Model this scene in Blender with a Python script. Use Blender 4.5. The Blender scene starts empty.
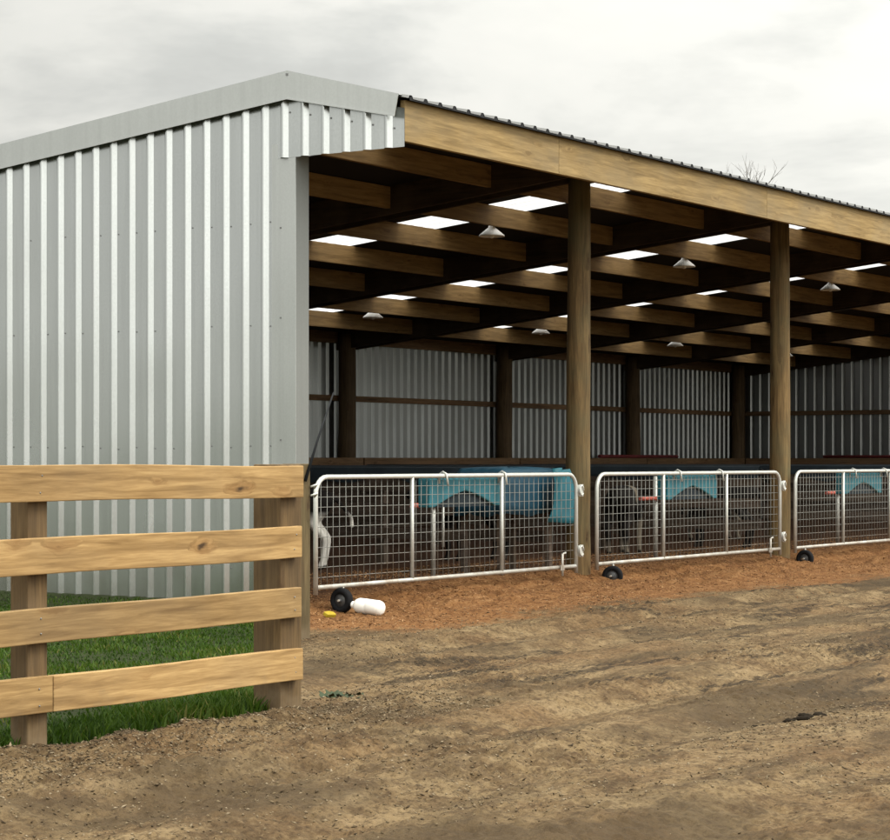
import bpy, bmesh, math, random
import numpy as np
from mathutils import Vector, Matrix
random.seed(7); rng = np.random.default_rng(11)
scene = bpy.context.scene
COL = scene.collection
R = math.radians

# ------------------------------------------------------------------ helpers
class MB:
    """collects shapes, then links them as ONE mesh object"""
    def __init__(s): s.v = []; s.f = []; s.m = []; s.sm = []
    def add(s, vs, fs, mi=0, smooth=False):
        b = len(s.v); s.v += [tuple(p) for p in vs]
        for f in fs:
            s.f.append([i + b for i in f]); s.m.append(mi); s.sm.append(smooth)
        return s
    def box(s, x0, x1, y0, y1, z0, z1, mi=0):
        vs = [(x, y, z) for x in (x0, x1) for y in (y0, y1) for z in (z0, z1)]
        return s.add(vs, [(0,1,3,2),(4,6,7,5),(0,4,5,1),(2,3,7,6),(0,2,6,4),(1,5,7,3)], mi)
    def beam(s, p0, p1, w, h, up=(0,0,1), mi=0):
        p0 = Vector(p0); p1 = Vector(p1); d = (p1-p0).normalized()
        sd = d.cross(Vector(up)).normalized(); u = sd.cross(d)
        vs = [p + sd*a*w/2 + u*b*h/2 for p in (p0, p1) for a in (-1,1) for b in (-1,1)]
        return s.add(vs, [(0,1,3,2),(4,6,7,5),(0,4,5,1),(2,3,7,6),(0,2,6,4),(1,5,7,3)], mi)
    def tube(s, pts, r, n=10, mi=0, closed=False):
        pts = [Vector(p) for p in pts]; rs = r if isinstance(r, (list, tuple)) else [r]*len(pts)
        m = len(pts); vs = []; prev = None
        for i, p in enumerate(pts):
            if closed: d = pts[(i+1) % m] - pts[i-1]
            else: d = pts[min(i+1, m-1)] - pts[max(i-1, 0)]
            d.normalize()
            if prev is None:
                a = Vector((0,0,1)) if abs(d.z) < .9 else Vector((1,0,0))
                sd = d.cross(a).normalized()
            else:
                sd = (prev - d*prev.dot(d)).normalized()
            prev = sd; u = d.cross(sd)
            for k in range(n):
                t = 2*math.pi*k/n
                vs.append(p + (sd*math.cos(t) + u*math.sin(t))*rs[i])
        fs = []
        for i in range(m if closed else m-1):
            j = (i+1) % m
            for k in range(n):
                l = (k+1) % n
                fs.append((i*n+k, i*n+l, j*n+l, j*n+k))
        s.add(vs, fs, mi, True)
        if not closed:
            b = len(s.v)
            s.add([], [])
            s.f.append([b-len(vs)+k for k in range(n)][::-1]); s.m.append(mi); s.sm.append(False)
            s.f.append([b-n+k for k in range(n)]); s.m.append(mi); s.sm.append(False)
        return s
    def lathe(s, prof, n=24, M=None, mi=0):
        M = M or Matrix(); vs = []
        for r, z in prof:
            for k in range(n):
                t = 2*math.pi*k/n
                vs.append(M @ Vector((r*math.cos(t), r*math.sin(t), z)))
        fs = []
        for i in range(len(prof)-1):
            for k in range(n):
                l = (k+1) % n
                fs.append((i*n+k, i*n+l, (i+1)*n+l, (i+1)*n+k))
        return s.add(vs, fs, mi, True)
    def prism(s, poly, fn, t0, t1, mi=0):
        n = len(poly)
        vs = [fn(a, b, t0) for a, b in poly] + [fn(a, b, t1) for a, b in poly]
        fs = [tuple(range(n))[::-1], tuple(range(n, 2*n))] + [(i, (i+1) % n, n+(i+1) % n, n+i) for i in range(n)]
        return s.add(vs, fs, mi)
    def build(s, name, mat, parent=None, bevel=0, origin=None):
        me = bpy.data.meshes.new(name)
        o = Vector((0,0,0))
        if parent is not None:
            p = parent
            while p is not None: o = o + p.location; p = p.parent
        if origin is not None: o = Vector(origin)
        me.from_pydata([tuple(Vector(v)-o) for v in s.v], [], s.f)
        for m in (mat if isinstance(mat, (list, tuple)) else [mat]): me.materials.append(m)
        me.polygons.foreach_set('material_index', s.m)
        me.polygons.foreach_set('use_smooth', s.sm)
        bm = bmesh.new(); bm.from_mesh(me)
        bmesh.ops.recalc_face_normals(bm, faces=bm.faces); bm.to_mesh(me); bm.free()
        me.update()
        ob = bpy.data.objects.new(name, me); COL.objects.link(ob)
        if parent is not None: ob.parent = parent
        elif origin is not None: ob.location = origin
        if bevel:
            b = ob.modifiers.new('bevel', 'BEVEL'); b.width = bevel; b.segments = 2; b.limit_method = 'ANGLE'; b.angle_limit = R(40)
        return ob

def tag(o, label=None, cat=None, group=None, kind=None):
    if label: o['label'] = label
    if cat: o['category'] = cat
    if group: o['group'] = group
    if kind: o['kind'] = kind
    return o
def thing(name, loc, label, cat, group=None):
    o = bpy.data.objects.new(name, None); COL.objects.link(o); o.location = loc
    o.empty_display_size = .2
    return tag(o, label, cat, group)
def copy_tree(o, parent=None):
    c = o.copy(); COL.objects.link(c)
    if parent is not None: c.parent = parent
    for ch in list(o.children): copy_tree(ch, c)
    return c

# ------------------------------------------------------------------ materials
def nodes(name):
    m = bpy.data.materials.new(name); m.use_nodes = True
    nt = m.node_tree; nt.nodes.clear()
    out = nt.nodes.new('ShaderNodeOutputMaterial'); b = nt.nodes.new('ShaderNodeBsdfPrincipled')
    nt.links.new(b.outputs[0], out.inputs[0])
    return m, nt, b, out
class G:
    """small node-graph shorthand"""
    def __init__(s, nt): s.nt = nt
    def n(s, t, **kw):
        x = s.nt.nodes.new(t)
        for k, v in kw.items(): setattr(x, k, v)
        return x
    def l(s, a, b): s.nt.links.new(a, b)
    def coord(s, kind='Object', scale=(1,1,1), loc=(0,0,0), rot=(0,0,0)):
        t = s.n('ShaderNodeTexCoord'); m = s.n('ShaderNodeMapping')
        m.inputs['Scale'].default_value = scale; m.inputs['Location'].default_value = loc; m.inputs['Rotation'].default_value = rot
        s.l(t.outputs[kind], m.inputs['Vector']); return m.outputs[0]
    def noise(s, vec, scale, detail=4, rough=.55, dist=0):
        x = s.n('ShaderNodeTexNoise'); s.l(vec, x.inputs['Vector'])
        x.inputs['Scale'].default_value = scale; x.inputs['Detail'].default_value = detail
        x.inputs['Roughness'].default_value = rough; x.inputs['Distortion'].default_value = dist
        return x.outputs['Fac']
    def vor(s, vec, scale, feature='F1'):
        x = s.n('ShaderNodeTexVoronoi', feature=feature); s.l(vec, x.inputs['Vector']); x.inputs['Scale'].default_value = scale
        return x.outputs['Distance']
    def ramp(s, fac, stops):
        x = s.n('ShaderNodeValToRGB'); s.l(fac, x.inputs[0]); e = x.color_ramp.elements
        while len(e) < len(stops): e.new(.5)
        for el, (p, c) in zip(e, stops):
            el.position = p; el.color = (c, c, c, 1) if isinstance(c, (int, float)) else (*c, 1)
        return x.outputs[0]
    def mix(s, fac, a, b, mode='MIX'):
        x = s.n('ShaderNodeMix', data_type='RGBA', blend_type=mode)
        for i, v in ((0, fac), (6, a), (7, b)):
            sock = x.inputs[i]
            if isinstance(v, bpy.types.NodeSocket): s.l(v, sock)
            elif isinstance(v, (int, float)):
                sock.default_value = v if i == 0 else (v, v, v, 1)
            else: sock.default_value = (*v, 1)
        return x.outputs[2]
    def math(s, op, a, b=0., c=0., clamp=False):
        x = s.n('ShaderNodeMath', operation=op, use_clamp=clamp)
        for sock, v in zip(x.inputs, (a, b, c)):
            if isinstance(v, bpy.types.NodeSocket): s.l(v, sock)
            else: sock.default_value = v
        return x.outputs[0]
    def sep(s, vec):
        x = s.n('ShaderNodeSeparateXYZ'); s.l(vec, x.inputs[0]); return x.outputs
    def bump(s, h, strength, dist, bsdf, prev=None):
        x = s.n('ShaderNodeBump'); s.l(h, x.inputs['Height']); x.inputs['Strength'].default_value = strength; x.inputs['Distance'].default_value = dist
        if prev is not None: s.l(prev, x.inputs['Normal'])
        s.l(x.outputs[0], bsdf.inputs['Normal']); return x.outputs[0]

def plain(name, col, rough=.6, metal=0, var=.18, scale=14, spec=.3):
    m, nt, b, _ = nodes(name); g = G(nt)
    v = g.coord('Object'); f = g.noise(v, scale, 5)
    c = g.ramp(f, [(.25, tuple(x*(1-var) for x in col)), (.75, tuple(min(1, x*(1+var)) for x in col))])
    g.l(c, b.inputs['Base Color']); b.inputs['Roughness'].default_value = rough; b.inputs['Metallic'].default_value = metal
    b.inputs['Specular IOR Level'].default_value = spec
    g.bump(g.noise(v, scale*5, 3), .08, .004, b)
    return m

def wood(name, light, dark, axis='X', knots=.5, weather=.25, grain=1., rough=.75, stain=(.14,.1,.06)):
    m, nt, b, _ = nodes(name); g = G(nt)
    sc = {'X': (1.1,17,17), 'Y': (17,1.1,17), 'Z': (17,17,1.1)}[axis]
    kc = {'X': (2.3,3.0,6.0), 'Y': (3.0,2.3,6.0), 'Z': (5.5,5.5,2.2)}[axis]
    oi = g.n('ShaderNodeObjectInfo')
    t = g.n('ShaderNodeTexCoord'); off = g.n('ShaderNodeVectorMath', operation='ADD')
    rv = g.n('ShaderNodeCombineXYZ')
    for i in range(3): g.l(g.math('MULTIPLY', oi.outputs['Random'], 37.+i*11), rv.inputs[i])
    g.l(t.outputs['Object'], off.inputs[0]); g.l(rv.outputs[0], off.inputs[1])
    def mp(scale):
        x = g.n('ShaderNodeMapping'); x.inputs['Scale'].default_value = scale; g.l(off.outputs[0], x.inputs[0]); return x.outputs[0]
    kn = g.n('ShaderNodeTexNoise'); g.l(mp(tuple(x*2.5 for x in kc)), kn.inputs['Vector']); kn.inputs['Scale'].default_value = 1.0; kn.inputs['Detail'].default_value = 3
    kj = g.n('ShaderNodeVectorMath', operation='MULTIPLY_ADD'); g.l(kn.outputs['Color'], kj.inputs[0]); kj.inputs[1].default_value = (.5,.5,.5); g.l(mp(kc), kj.inputs[2])
    kd = g.vor(kj.outputs[0], 1.0)
    halo = g.ramp(kd, [(0., 1.), (.27, 0.)])
    core = g.ramp(kd, [(.045, 1.), (.10, 0.)])
    gv = g.n('ShaderNodeVectorMath', operation='ADD'); g.l(mp(sc), gv.inputs[0])
    hv = g.n('ShaderNodeCombineXYZ')
    hm = g.math('MULTIPLY', halo, .55)
    for i in range(3): g.l(hm, hv.inputs[i])
    g.l(hv.outputs[0], gv.inputs[1])
    gr = g.noise(gv.outputs[0], 1.6, 6, .6, .6)
    fine = g.noise(mp(tuple(x*5 for x in sc)), 1.5, 3)
    c = g.ramp(gr, [(.32, tuple(x*.8 for x in dark)), (.5, tuple((a+d)/2*1.08 for a, d in zip(light, dark))), (.66, tuple(x*1.12 for x in light))])
    c = g.mix(g.math('MULTIPLY', g.ramp(fine, [(.4, 0.), (.62, 1.)]), .38*grain), c, dark)
    blot = g.ramp(g.noise(mp((1.3,2.,2.)), 1.3, 4), [(.42, 0.), (.72, 1.)])
    c = g.mix(g.math('MULTIPLY', blot, weather), c, stain)
    c = g.mix(g.math('MULTIPLY', halo, knots*.6), c, tuple(x*f for x, f in zip(dark, (.8,.6,.45))))
    c = g.mix(g.math('MULTIPLY', core, knots), c, (.05,.028,.012))
    pz = g.sep(g.n('ShaderNodeNewGeometry').outputs['Position'])[2]
    mud = g.math('ADD', g.math('SUBTRACT', .16, pz), g.math('MULTIPLY', g.math('SUBTRACT', g.noise(mp((7,7,7)), 1.5, 4), .5), .45))
    c = g.mix(g.ramp(mud, [(0., 0.), (.2, .75)]), c, (.17,.125,.075))
    tint = g.math('MULTIPLY_ADD', oi.outputs['Random'], .3, .85)
    hs = g.n('ShaderNodeHueSaturation'); g.l(c, hs.inputs['Color']); g.l(tint, hs.inputs['Value'])
    g.l(hs.outputs[0], b.inputs['Base Color'])
    b.inputs['Roughness'].default_value = rough; b.inputs['Specular IOR Level'].default_value = .25
    g.bump(g.mix(.5, gr, fine), .25, .006, b)
    return m

def steel_sheet(name, col=(.62,.64,.62), metal=.55, rough=.42, dirt=True, sheet=None):
    m, nt, b, _ = nodes(name); g = G(nt)
    v = g.coord('Object'); big = g.noise(v, .55, 4); sp = g.noise(v, 60, 2)
    streak = g.noise(g.coord('Object', (9,9,.35)), 1.4, 5, .6)
    c = g.mix(g.ramp(sp, [(.35, 0.), (.65, .35)]), col, tuple(x*.86 for x in col))
    c = g.mix(g.ramp(streak, [(.45, 0.), (.75, .32)]), c, tuple(x*.72 for x in col))
    if dirt:
        z = g.sep(g.n('ShaderNodeNewGeometry').outputs['Position'])[2]
        s = g.math('SUBTRACT', .75, z); s = g.math('ADD', s, g.math('MULTIPLY', g.math('SUBTRACT', g.noise(v, 3.2, 5), .5), 1.3))
        c = g.mix(g.ramp(s, [(.15, 0.), (1., .5)]), c, (.30,.27,.22))
    g.l(c, b.inputs['Base Color']); b.inputs['Metallic'].default_value = metal
    g.l(g.math('MULTIPLY_ADD', big, .25, rough-.12), b.inputs['Roughness'])
    g.bump(g.noise(v, 1.3, 0), .35, .02, b)
    return m

def muddy(name, col, rough, metal):
    m, nt, b, _ = nodes(name); g = G(nt); v = g.n('ShaderNodeNewGeometry').outputs['Position']
    f = g.noise(v, 5, 5, .65); z = g.sep(v)[2]
    d = g.math('ADD', g.math('MULTIPLY', g.math('SUBTRACT', .55, z), 1.6), g.math('MULTIPLY', g.math('SUBTRACT', f, .5), 1.8))
    c = g.mix(g.ramp(g.noise(v, 14, 4), [(.4, 0.), (.7, .4)]), col, tuple(x*.7 for x in col))
    k = g.ramp(d, [(.15, 0.), (.75, .7)]); c = g.mix(k, c, (.20,.13,.07))
    g.l(c, b.inputs['Base Color']); b.inputs['Roughness'].default_value = rough
    g.l(g.math('MULTIPLY', g.math('SUBTRACT', 1., k), metal), b.inputs['Metallic']); return m

M = {}
M['rail_wood'] = wood('fresh_pine', (.38,.25,.108), (.215,.125,.045), 'X', 1., .35)
M['post_wood'] = wood('fence_post_pine', (.135,.085,.036), (.062,.037,.015), 'Z', .9, .5)
M['old_post'] = wood('old_post_pine', (.15,.108,.052), (.075,.048,.022), 'Z', .7, .45, stain=(.10,.09,.04))
M['fascia'] = wood('fascia_pine', (.33,.23,.10), (.20,.13,.05), 'X', .35, .5, stain=(.2,.16,.10))
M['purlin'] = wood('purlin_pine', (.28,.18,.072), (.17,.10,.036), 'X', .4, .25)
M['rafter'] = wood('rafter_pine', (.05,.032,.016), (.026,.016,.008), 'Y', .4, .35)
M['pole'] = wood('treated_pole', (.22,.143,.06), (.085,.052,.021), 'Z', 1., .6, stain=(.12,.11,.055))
M['shaded_pole'] = wood('shaded_pole', (.10,.065,.03), (.05,.03,.014), 'Z', .5, .3)  # pole colour darkened for the shade along the back wall
M['girt'] = wood('girt_timber', (.17,.10,.05), (.08,.045,.02), 'X', .4, .3)
M['girt_y'] = wood('girt_timber_across', (.17,.10,.05), (.08,.045,.02), 'Y', .4, .3)
M['lining'] = wood('lining_board', (.075,.055,.04), (.035,.025,.018), 'X', .3, .4)
M['divider'] = wood('divider_board', (.10,.075,.06), (.05,.035,.025), 'Y', .4, .4)
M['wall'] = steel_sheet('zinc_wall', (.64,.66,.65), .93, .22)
M['shaded_wall'] = steel_sheet('zinc_wall_shaded', (.29,.30,.295), .95, .33)  # same zinc sheet, darkened to carry the shade inside the shed
M['flash'] = steel_sheet('zinc_flashing', (.60,.615,.60), .8, .32, dirt=False)
M['jamb_shade'] = steel_sheet('zinc_jamb_shaded', (.24,.25,.24), .5, .5, dirt=False)  # canopy shade on the jamb is put into this darker zinc
M['roof'] = steel_sheet('zinc_roof', (.17,.17,.165), .3, .55, dirt=False)
M['paper'] = plain('black_underlay', (.012,.011,.010), .85)
M['rib_shade'] = plain('rib_shade_black', (.015,.016,.018), .9)  # black that stands for shade in the open rib ends
M['screw'] = plain('screw_head', (.22,.22,.22), .5, .6)
M['gate'] = muddy('galvanised_tube', (.60,.61,.57), .45, .35)
M['wire'] = muddy('galvanised_wire', (.22,.22,.20), .55, .35)
M['tyre'] = plain('black_rubber', (.009,.009,.010), .8, spec=.12)
M['rim'] = plain('grey_rim', (.10,.10,.10), .5, .4)
M['white_plastic'] = plain('white_plastic', (.80,.79,.74), .45, 0, .05, 8)
M['yellow'] = plain('yellow_plastic', (.34,.25,.015), .6)
M['teal'] = plain('teal_plastic', (.028,.14,.175), .55, 0, .3, 5)
M['blue'] = plain('blue_tarpaulin', (.007,.042,.07), .55, 0, .25, 6)
M['bluel'] = plain('light_blue_tarpaulin', (.014,.105,.135), .55, 0, .2, 6)
M['red'] = plain('red_plastic', (.45,.11,.08), .6)
M['darkred'] = plain('dark_red_pipe', (.13,.018,.018), .7)
M['black_metal'] = plain('black_metal', (.010,.011,.012), .7, 0, spec=.15)
M['enamel'] = plain('white_enamel', (.88,.87,.83), .35, 0, .03)
M['bark'] = plain('bark', (.085,.07,.055), .9, 0, .3, 10)
M['dung'] = plain('dung', (.016,.012,.008), .95, 0, .4, 30, .05)
M['weed'] = plain('weed_leaf', (.022,.034,.010), .7, 0, .3, 30)
M['cloth'] = plain('dark_shade_cloth', (.016,.024,.03), .85, 0, .3, 9)

def skylight_mat():
    m, nt, b, out = nodes('clear_roof_sheet'); g = G(nt); nt.nodes.remove(b)
    tr = g.n('ShaderNodeBsdfTransparent'); tl = g.n('ShaderNodeBsdfTranslucent'); mx = g.n('ShaderNodeMixShader')
    f = g.noise(g.coord('Object', (6,.6,1)), 1.5, 4)
    tr.inputs[0].default_value = (.8,.8,.81,1); tl.inputs[0].default_value = (.5,.495,.505,1)
    g.l(g.ramp(f, [(.3, .72), (.8, .9)]), mx.inputs[0])
    g.l(tr.outputs[0], mx.inputs[1]); g.l(tl.outputs[0], mx.inputs[2]); g.l(mx.outputs[0], out.inputs[0])
    return m
M['sky_sheet'] = skylight_mat()

def hide(name, seed, white=.5, legs=.42, pale=(.92,.89,.82)):
    m, nt, b, _ = nodes(name); g = G(nt)
    v = g.coord('Object', (1,1,1), (seed*3.1, seed*1.7, seed))
    p = g.noise(v, 2.6, 2, .4)
    z = g.sep(g.coord('Object'))[2]
    leg = g.ramp(z, [(legs-.05, 1.), (legs+.06, 0.)])
    w = g.math('MAXIMUM', g.ramp(p, [(1-white-.02, 0.), (1-white+.02, 1.)]), leg)
    hair = g.noise(g.coord('Object', (12,40,40)), 3, 4)
    c = g.mix(w, (.012,.010,.009), pale); c = g.mix(g.math('MULTIPLY', hair, .35), c, g.mix(w, (.025,.02,.016), (.35,.28,.2)))
    hoof = g.ramp(z, [(.035, 1.), (.05, 0.)]); c = g.mix(hoof, c, (.03,.025,.02))
    g.l(c, b.inputs['Base Color']); b.inputs['Roughness'].default_value = .75; b.inputs['Specular IOR Level'].default_value = .12
    g.bump(hair, .3, .006, b)
    return m

# ------------------------------------------------------------------ dimensions (x along the shed front, y into the shed)
X0, BAY, NB = 13.63, 4.5, 6
XP = [X0+.02] + [18.03 + BAY*k for k in range(NB)]       # post lines; last is the far end wall
XE = XP[-1]
YF, YR, YB = 9.343, 10.40, 19.70                          # fascia, ridge / front poles, back wall
ZR, FLOOR = 4.125, .17
PITCH = .1968
def rz(y): return ZR - (.107*(y-YR) if y >= YR else .205*(YR-y))
PUR = [11.25 + 1.173*k for k in range(7)]

# numpy value noise for terrain
def vnoise(x, y, seed):
    xi = np.floor(x).astype(int); yi = np.floor(y).astype(int); fx = x-xi; fy = y-yi
    fx = fx*fx*(3-2*fx); fy = fy*fy*(3-2*fy)
    def h(a, b):
        n = (a*374761393 + b*668265263 + seed*974634721) & 0xffffffff
        n = ((n ^ (n >> 13))*1274126177) & 0xffffffff
        return ((n ^ (n >> 16)) & 0xffff)/65535.
    return (h(xi,yi)*(1-fx)+h(xi+1,yi)*fx)*(1-fy) + (h(xi,yi+1)*(1-fx)+h(xi+1,yi+1)*fx)*fy - .5
def sstep(a, b, t):
    t = np.clip((t-a)/(b-a), 0, 1); return t*t*(3-2*t)
def height(x, y):
    x = np.asarray(x, float); y = np.asarray(y, float)
    n1 = vnoise(x*.45, y*.7, 1); n2 = vnoise(x*1.7, y*2.6, 2); n3 = vnoise(x*5, y*7, 3); n4 = vnoise(x*14, y*16, 4); n5 = vnoise(x*27, y*27, 5); n6 = vnoise(x*55, y*52, 12)
    inx = sstep(12.9, 13.9, x)
    crumb = .35 + 1.3*np.clip(vnoise(x*.8, y*1.3, 13)+.45, 0, 1)
    yard = .045*n1 + .018*n2 + .012*n3 + (.014*n4 + .020*n5 + .013*n6)*crumb
    # wheel ruts along the front of the shed
    for yc, a in ((4.3,.035),(5.15,.045),(6.9,.035),(7.7,.045),(3.2,.03)):
        w = y - yc - .06*(x-9)*(.5) - .5*vnoise(x*.16, y*0, 9)
        yard = yard - a*np.exp(-(w/.17)**2) + a*.6*np.exp(-((w-.33)/.15)**2)
    grass = sstep(6.36, 6.5, y) * (1-sstep(-.15, .1, .757*(x-8.6)-(y-6.42)))
    # loose dirt heaped along the fence line
    bank = .022*np.exp(-((y-6.12-.2*vnoise(x*.8, x*0, 6))/.26)**2)*(1-sstep(8.9, 9.7, x))*(1+1.1*n2+.9*n3)
    h = yard*(1-grass*.75) + bank*(1-grass*.6) + (.035*n3+.02*n4)*np.exp(-((y-6.05)/.33)**2)*(1-sstep(8.7, 9.6, x))
    ap = sstep(10.12, 10.5, y)*inx
    heap = (.045*sstep(9.2, 9.9, y)*(1-sstep(10.2, 10.5, y)))*(1+1.6*vnoise(x*.9, y*1.1, 8)+.8*n3+.7*n4)*inx*(1-.8*np.exp(-((x-14.)/.65)**2))
    rise = .16*(1-.45*np.exp(-((x-14.1)/.9)**2))
    h = h*(1-.35*ap) + rise*ap + heap
    far = sstep(60, 200, np.hypot(x-15, y-8))
    return h*(1-far)
def hz(x, y): return float(height(np.array([x]), np.array([y]))[0])

# ------------------------------------------------------------------ ground
def ground_mat():
    m, nt, b, _ = nodes('yard_ground'); g = G(nt)
    v = g.coord('Object'); sx, sy, sz = g.sep(v)
    n1 = g.noise(v, 1.1, 6, .6); n2 = g.noise(v, 7, 6, .65); n3 = g.noise(v, 45, 5, .65)
    lv = g.coord('Object', (.85,1.25,1), (0,0,0), (0,0,R(-4)))
    n4 = g.noise(lv, 2.6, 7, .68, .3)
    c = g.ramp(n4, [(.34, (.12,.080,.040)), (.45, (.22,.152,.080)), (.54, (.31,.225,.122)), (.66, (.38,.285,.165))])
    red = g.ramp(g.noise(v, .8, 5, .6), [(.45, 0.), (.62, .55)]); c = g.mix(red, c, (.20,.115,.052))
    c = g.mix(g.ramp(n2, [(.36, .7), (.5, 0.)]), c, (.11,.068,.033))
    n7 = g.noise(v, 24, 7, .75)
    c = g.mix(g.ramp(n7, [(.38, .6), (.48, 0.)]), c, (.075,.048,.025))
    c = g.mix(g.ramp(n7, [(.54, 0.), (.68, .25)]), c, (.45,.35,.21))
    c = g.mix(g.ramp(n3, [(.38, .55), (.48, 0.)]), c, (.06,.038,.02))
    c = g.mix(g.ramp(n3, [(.55, 0.), (.7, .35)]), c, (.50,.39,.24))
    # wet dark wheel streaks drawn out along the drive
    sv = g.coord('Object', (.40,2.6,1), (0,0,0), (0,0,R(-3)))
    st = g.noise(sv, 1.15, 9, .76, .4)
    mask = g.ramp(g.noise(v, .30, 3), [(.36, 0.), (.46, 1.)])
    mask = g.math('MULTIPLY', mask, g.ramp(g.math('MULTIPLY_ADD', sx, .08, -.5), [(0., .15), (.35, 1.)]))
    st2 = g.math('MULTIPLY', g.ramp(st, [(.515, 0.), (.565, 1.)]), mask)
    st2 = g.math('MULTIPLY', st2, g.ramp(n7, [(.40, .2), (.52, 1.)]))
    c = g.mix(g.math('MULTIPLY', st2, .9), c, (.028,.020,.012))
    damp = g.ramp(g.noise(g.coord('Object', (.5,1.3,1), (4,2,0)), .8, 5, .6), [(.50, 0.), (.60, .72)])
    c = g.mix(damp, c, (.095,.068,.038))
    # orange wood shavings in and before the pens
    t = g.math('ADD', sy, g.math('MULTIPLY', g.math('SUBTRACT', g.noise(v, 1.3, 8, .78), .5), 2.9))
    t = g.math('SUBTRACT', t, g.math('MULTIPLY', g.math('MAXIMUM', g.math('SUBTRACT', sx, 22.), 0.), -.01))
    sh = g.ramp(g.math('MULTIPLY_ADD', t, .5, -4.13), [(.16, 0.), (.42, 1.)])
    inx = g.ramp(g.math('SUBTRACT', sx, 12.3), [(.0, 0.), (.55, 1.)])
    sh = g.math('MULTIPLY', sh, inx)
    sn = g.mix(.5, g.noise(v, 34, 6, .75), g.noise(g.coord('Object', (1,1.6,1)), 6, 5, .7))
    sc = g.ramp(sn, [(.34, (.10,.042,.015)), (.46, (.25,.12,.046)), (.54, (.36,.185,.074)), (.66, (.52,.32,.16))])
    c = g.mix(sh, c, sc)
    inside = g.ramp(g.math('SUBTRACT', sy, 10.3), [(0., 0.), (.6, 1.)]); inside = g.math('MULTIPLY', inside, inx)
    c = g.mix(g.math('MULTIPLY', inside, .88), c, (.075,.036,.02))  # bedding darkened further, interior shade put into its colour
    # dark soil below the grass
    e = g.math('SUBTRACT', sy, 6.40)
    e2 = g.math('SUBTRACT', e, g.math('MULTIPLY', g.math('SUBTRACT', sx, 8.2), .757))
    gm = g.math('MINIMUM', e, e2); gm = g.math('ADD', gm, g.math('MULTIPLY', g.math('SUBTRACT', n2, .5), .25))
    gm = g.math('MULTIPLY', g.ramp(gm, [(.0, 0.), (.1, 1.)]), g.ramp(g.math('MULTIPLY', sx, .01), [(.1385, 1.), (.139, 0.)]))
    c = g.mix(gm, c, g.ramp(n2, [(.3, (.022,.03,.008)), (.7, (.05,.075,.018))]))
    dim_far = g.math('MAXIMUM', g.ramp(g.math('MULTIPLY_ADD', sy, -.1, -.2), [(.0, 0.), (.5, 1.)]), g.ramp(g.math('MULTIPLY', sx, .01), [(.45, 0.), (.5, 1.)]))  # out-of-view paddock, made dark to weaken light bounced into the shed
    c = g.mix(dim_far, c, g.ramp(n2, [(.3, (.022,.035,.008)), (.7, (.045,.065,.016))]))
    c = g.mix(1., c, g.mix(sh, (.575,.545,.50), (.56,.52,.47)), 'MULTIPLY')
    g.l(c, b.inputs['Base Color']); b.inputs['Roughness'].default_value = .92; b.inputs['Specular IOR Level'].default_value = .15
    n6 = g.noise(v, 120, 5, .75); p = g.bump(n2, .25, .03, b); p = g.bump(n3, .7, .02, b, p); g.bump(n6, .7, .009, b, p)
    return m

def spaced(segs):
    out = [segs[0][0]]
    for a, b, st in segs: out += list(np.linspace(a, b, max(2, int(round((b-a)/st))+1))[1:])
    return np.array(out)
gx = spaced([(-3000,-300,900),(-300,-30,90),(-30,0,6),(0,4.2,.35),(4.2,11,.020),(11,16,.04),(16,28,.10),(28,46,.6),(46,120,15),(120,600,120),(600,4000,1100)])
gy = spaced([(-3000,-300,900),(-300,-30,90),(-30,-4,4),(-4,1.6,.4),(1.6,6.6,.020),(6.6,10.6,.04),(10.6,14,.2),(14,24,.8),(24,100,12),(100,600,100),(600,4000,1100)])
GX, GY = np.meshgrid(gx, gy, indexing='ij'); GZ = height(GX.ravel(), GY.ravel())
nx, ny = len(gx), len(gy)
me = bpy.data.meshes.new('ground'); me.vertices.add(nx*ny)
me.vertices.foreach_set('co', np.column_stack([GX.ravel(), GY.ravel(), GZ]).ravel())
idx = np.arange(nx*ny).reshape(nx, ny)
q = np.stack([idx[:-1,:-1], idx[1:,:-1], idx[1:,1:], idx[:-1,1:]], -1).reshape(-1, 4)
me.loops.add(q.size); me.loops.foreach_set('vertex_index', q.ravel().astype(np.int32))
me.polygons.add(len(q)); me.polygons.foreach_set('loop_start', np.arange(0, q.size, 4, dtype=np.int32))
me.polygons.foreach_set('use_smooth', np.ones(len(q), bool)); me.update(); me.validate()
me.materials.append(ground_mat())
gr = bpy.data.objects.new('ground', me); COL.objects.link(gr); tag(gr, 'bare brown dirt yard with wheel ruts running past the shed', kind='structure')

def tri_mesh(name, V, F, mat, attr=None):
    me = bpy.data.meshes.new(name); me.vertices.add(len(V)); me.vertices.foreach_set('co', V.ravel())
    k = F.shape[1]
    me.loops.add(F.size); me.loops.foreach_set('vertex_index', F.ravel().astype(np.int32))
    me.polygons.add(len(F)); me.polygons.foreach_set('loop_start', np.arange(0, F.size, k, dtype=np.int32))
    me.update(); me.validate()
    for m in (mat if isinstance(mat, list) else [mat]): me.materials.append(m)
    if attr is not None:
        a = me.attributes.new('tone', 'FLOAT', 'POINT'); a.data.foreach_set('value', attr.astype(np.float32))
    o = bpy.data.objects.new(name, me); COL.objects.link(o); return o

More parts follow.
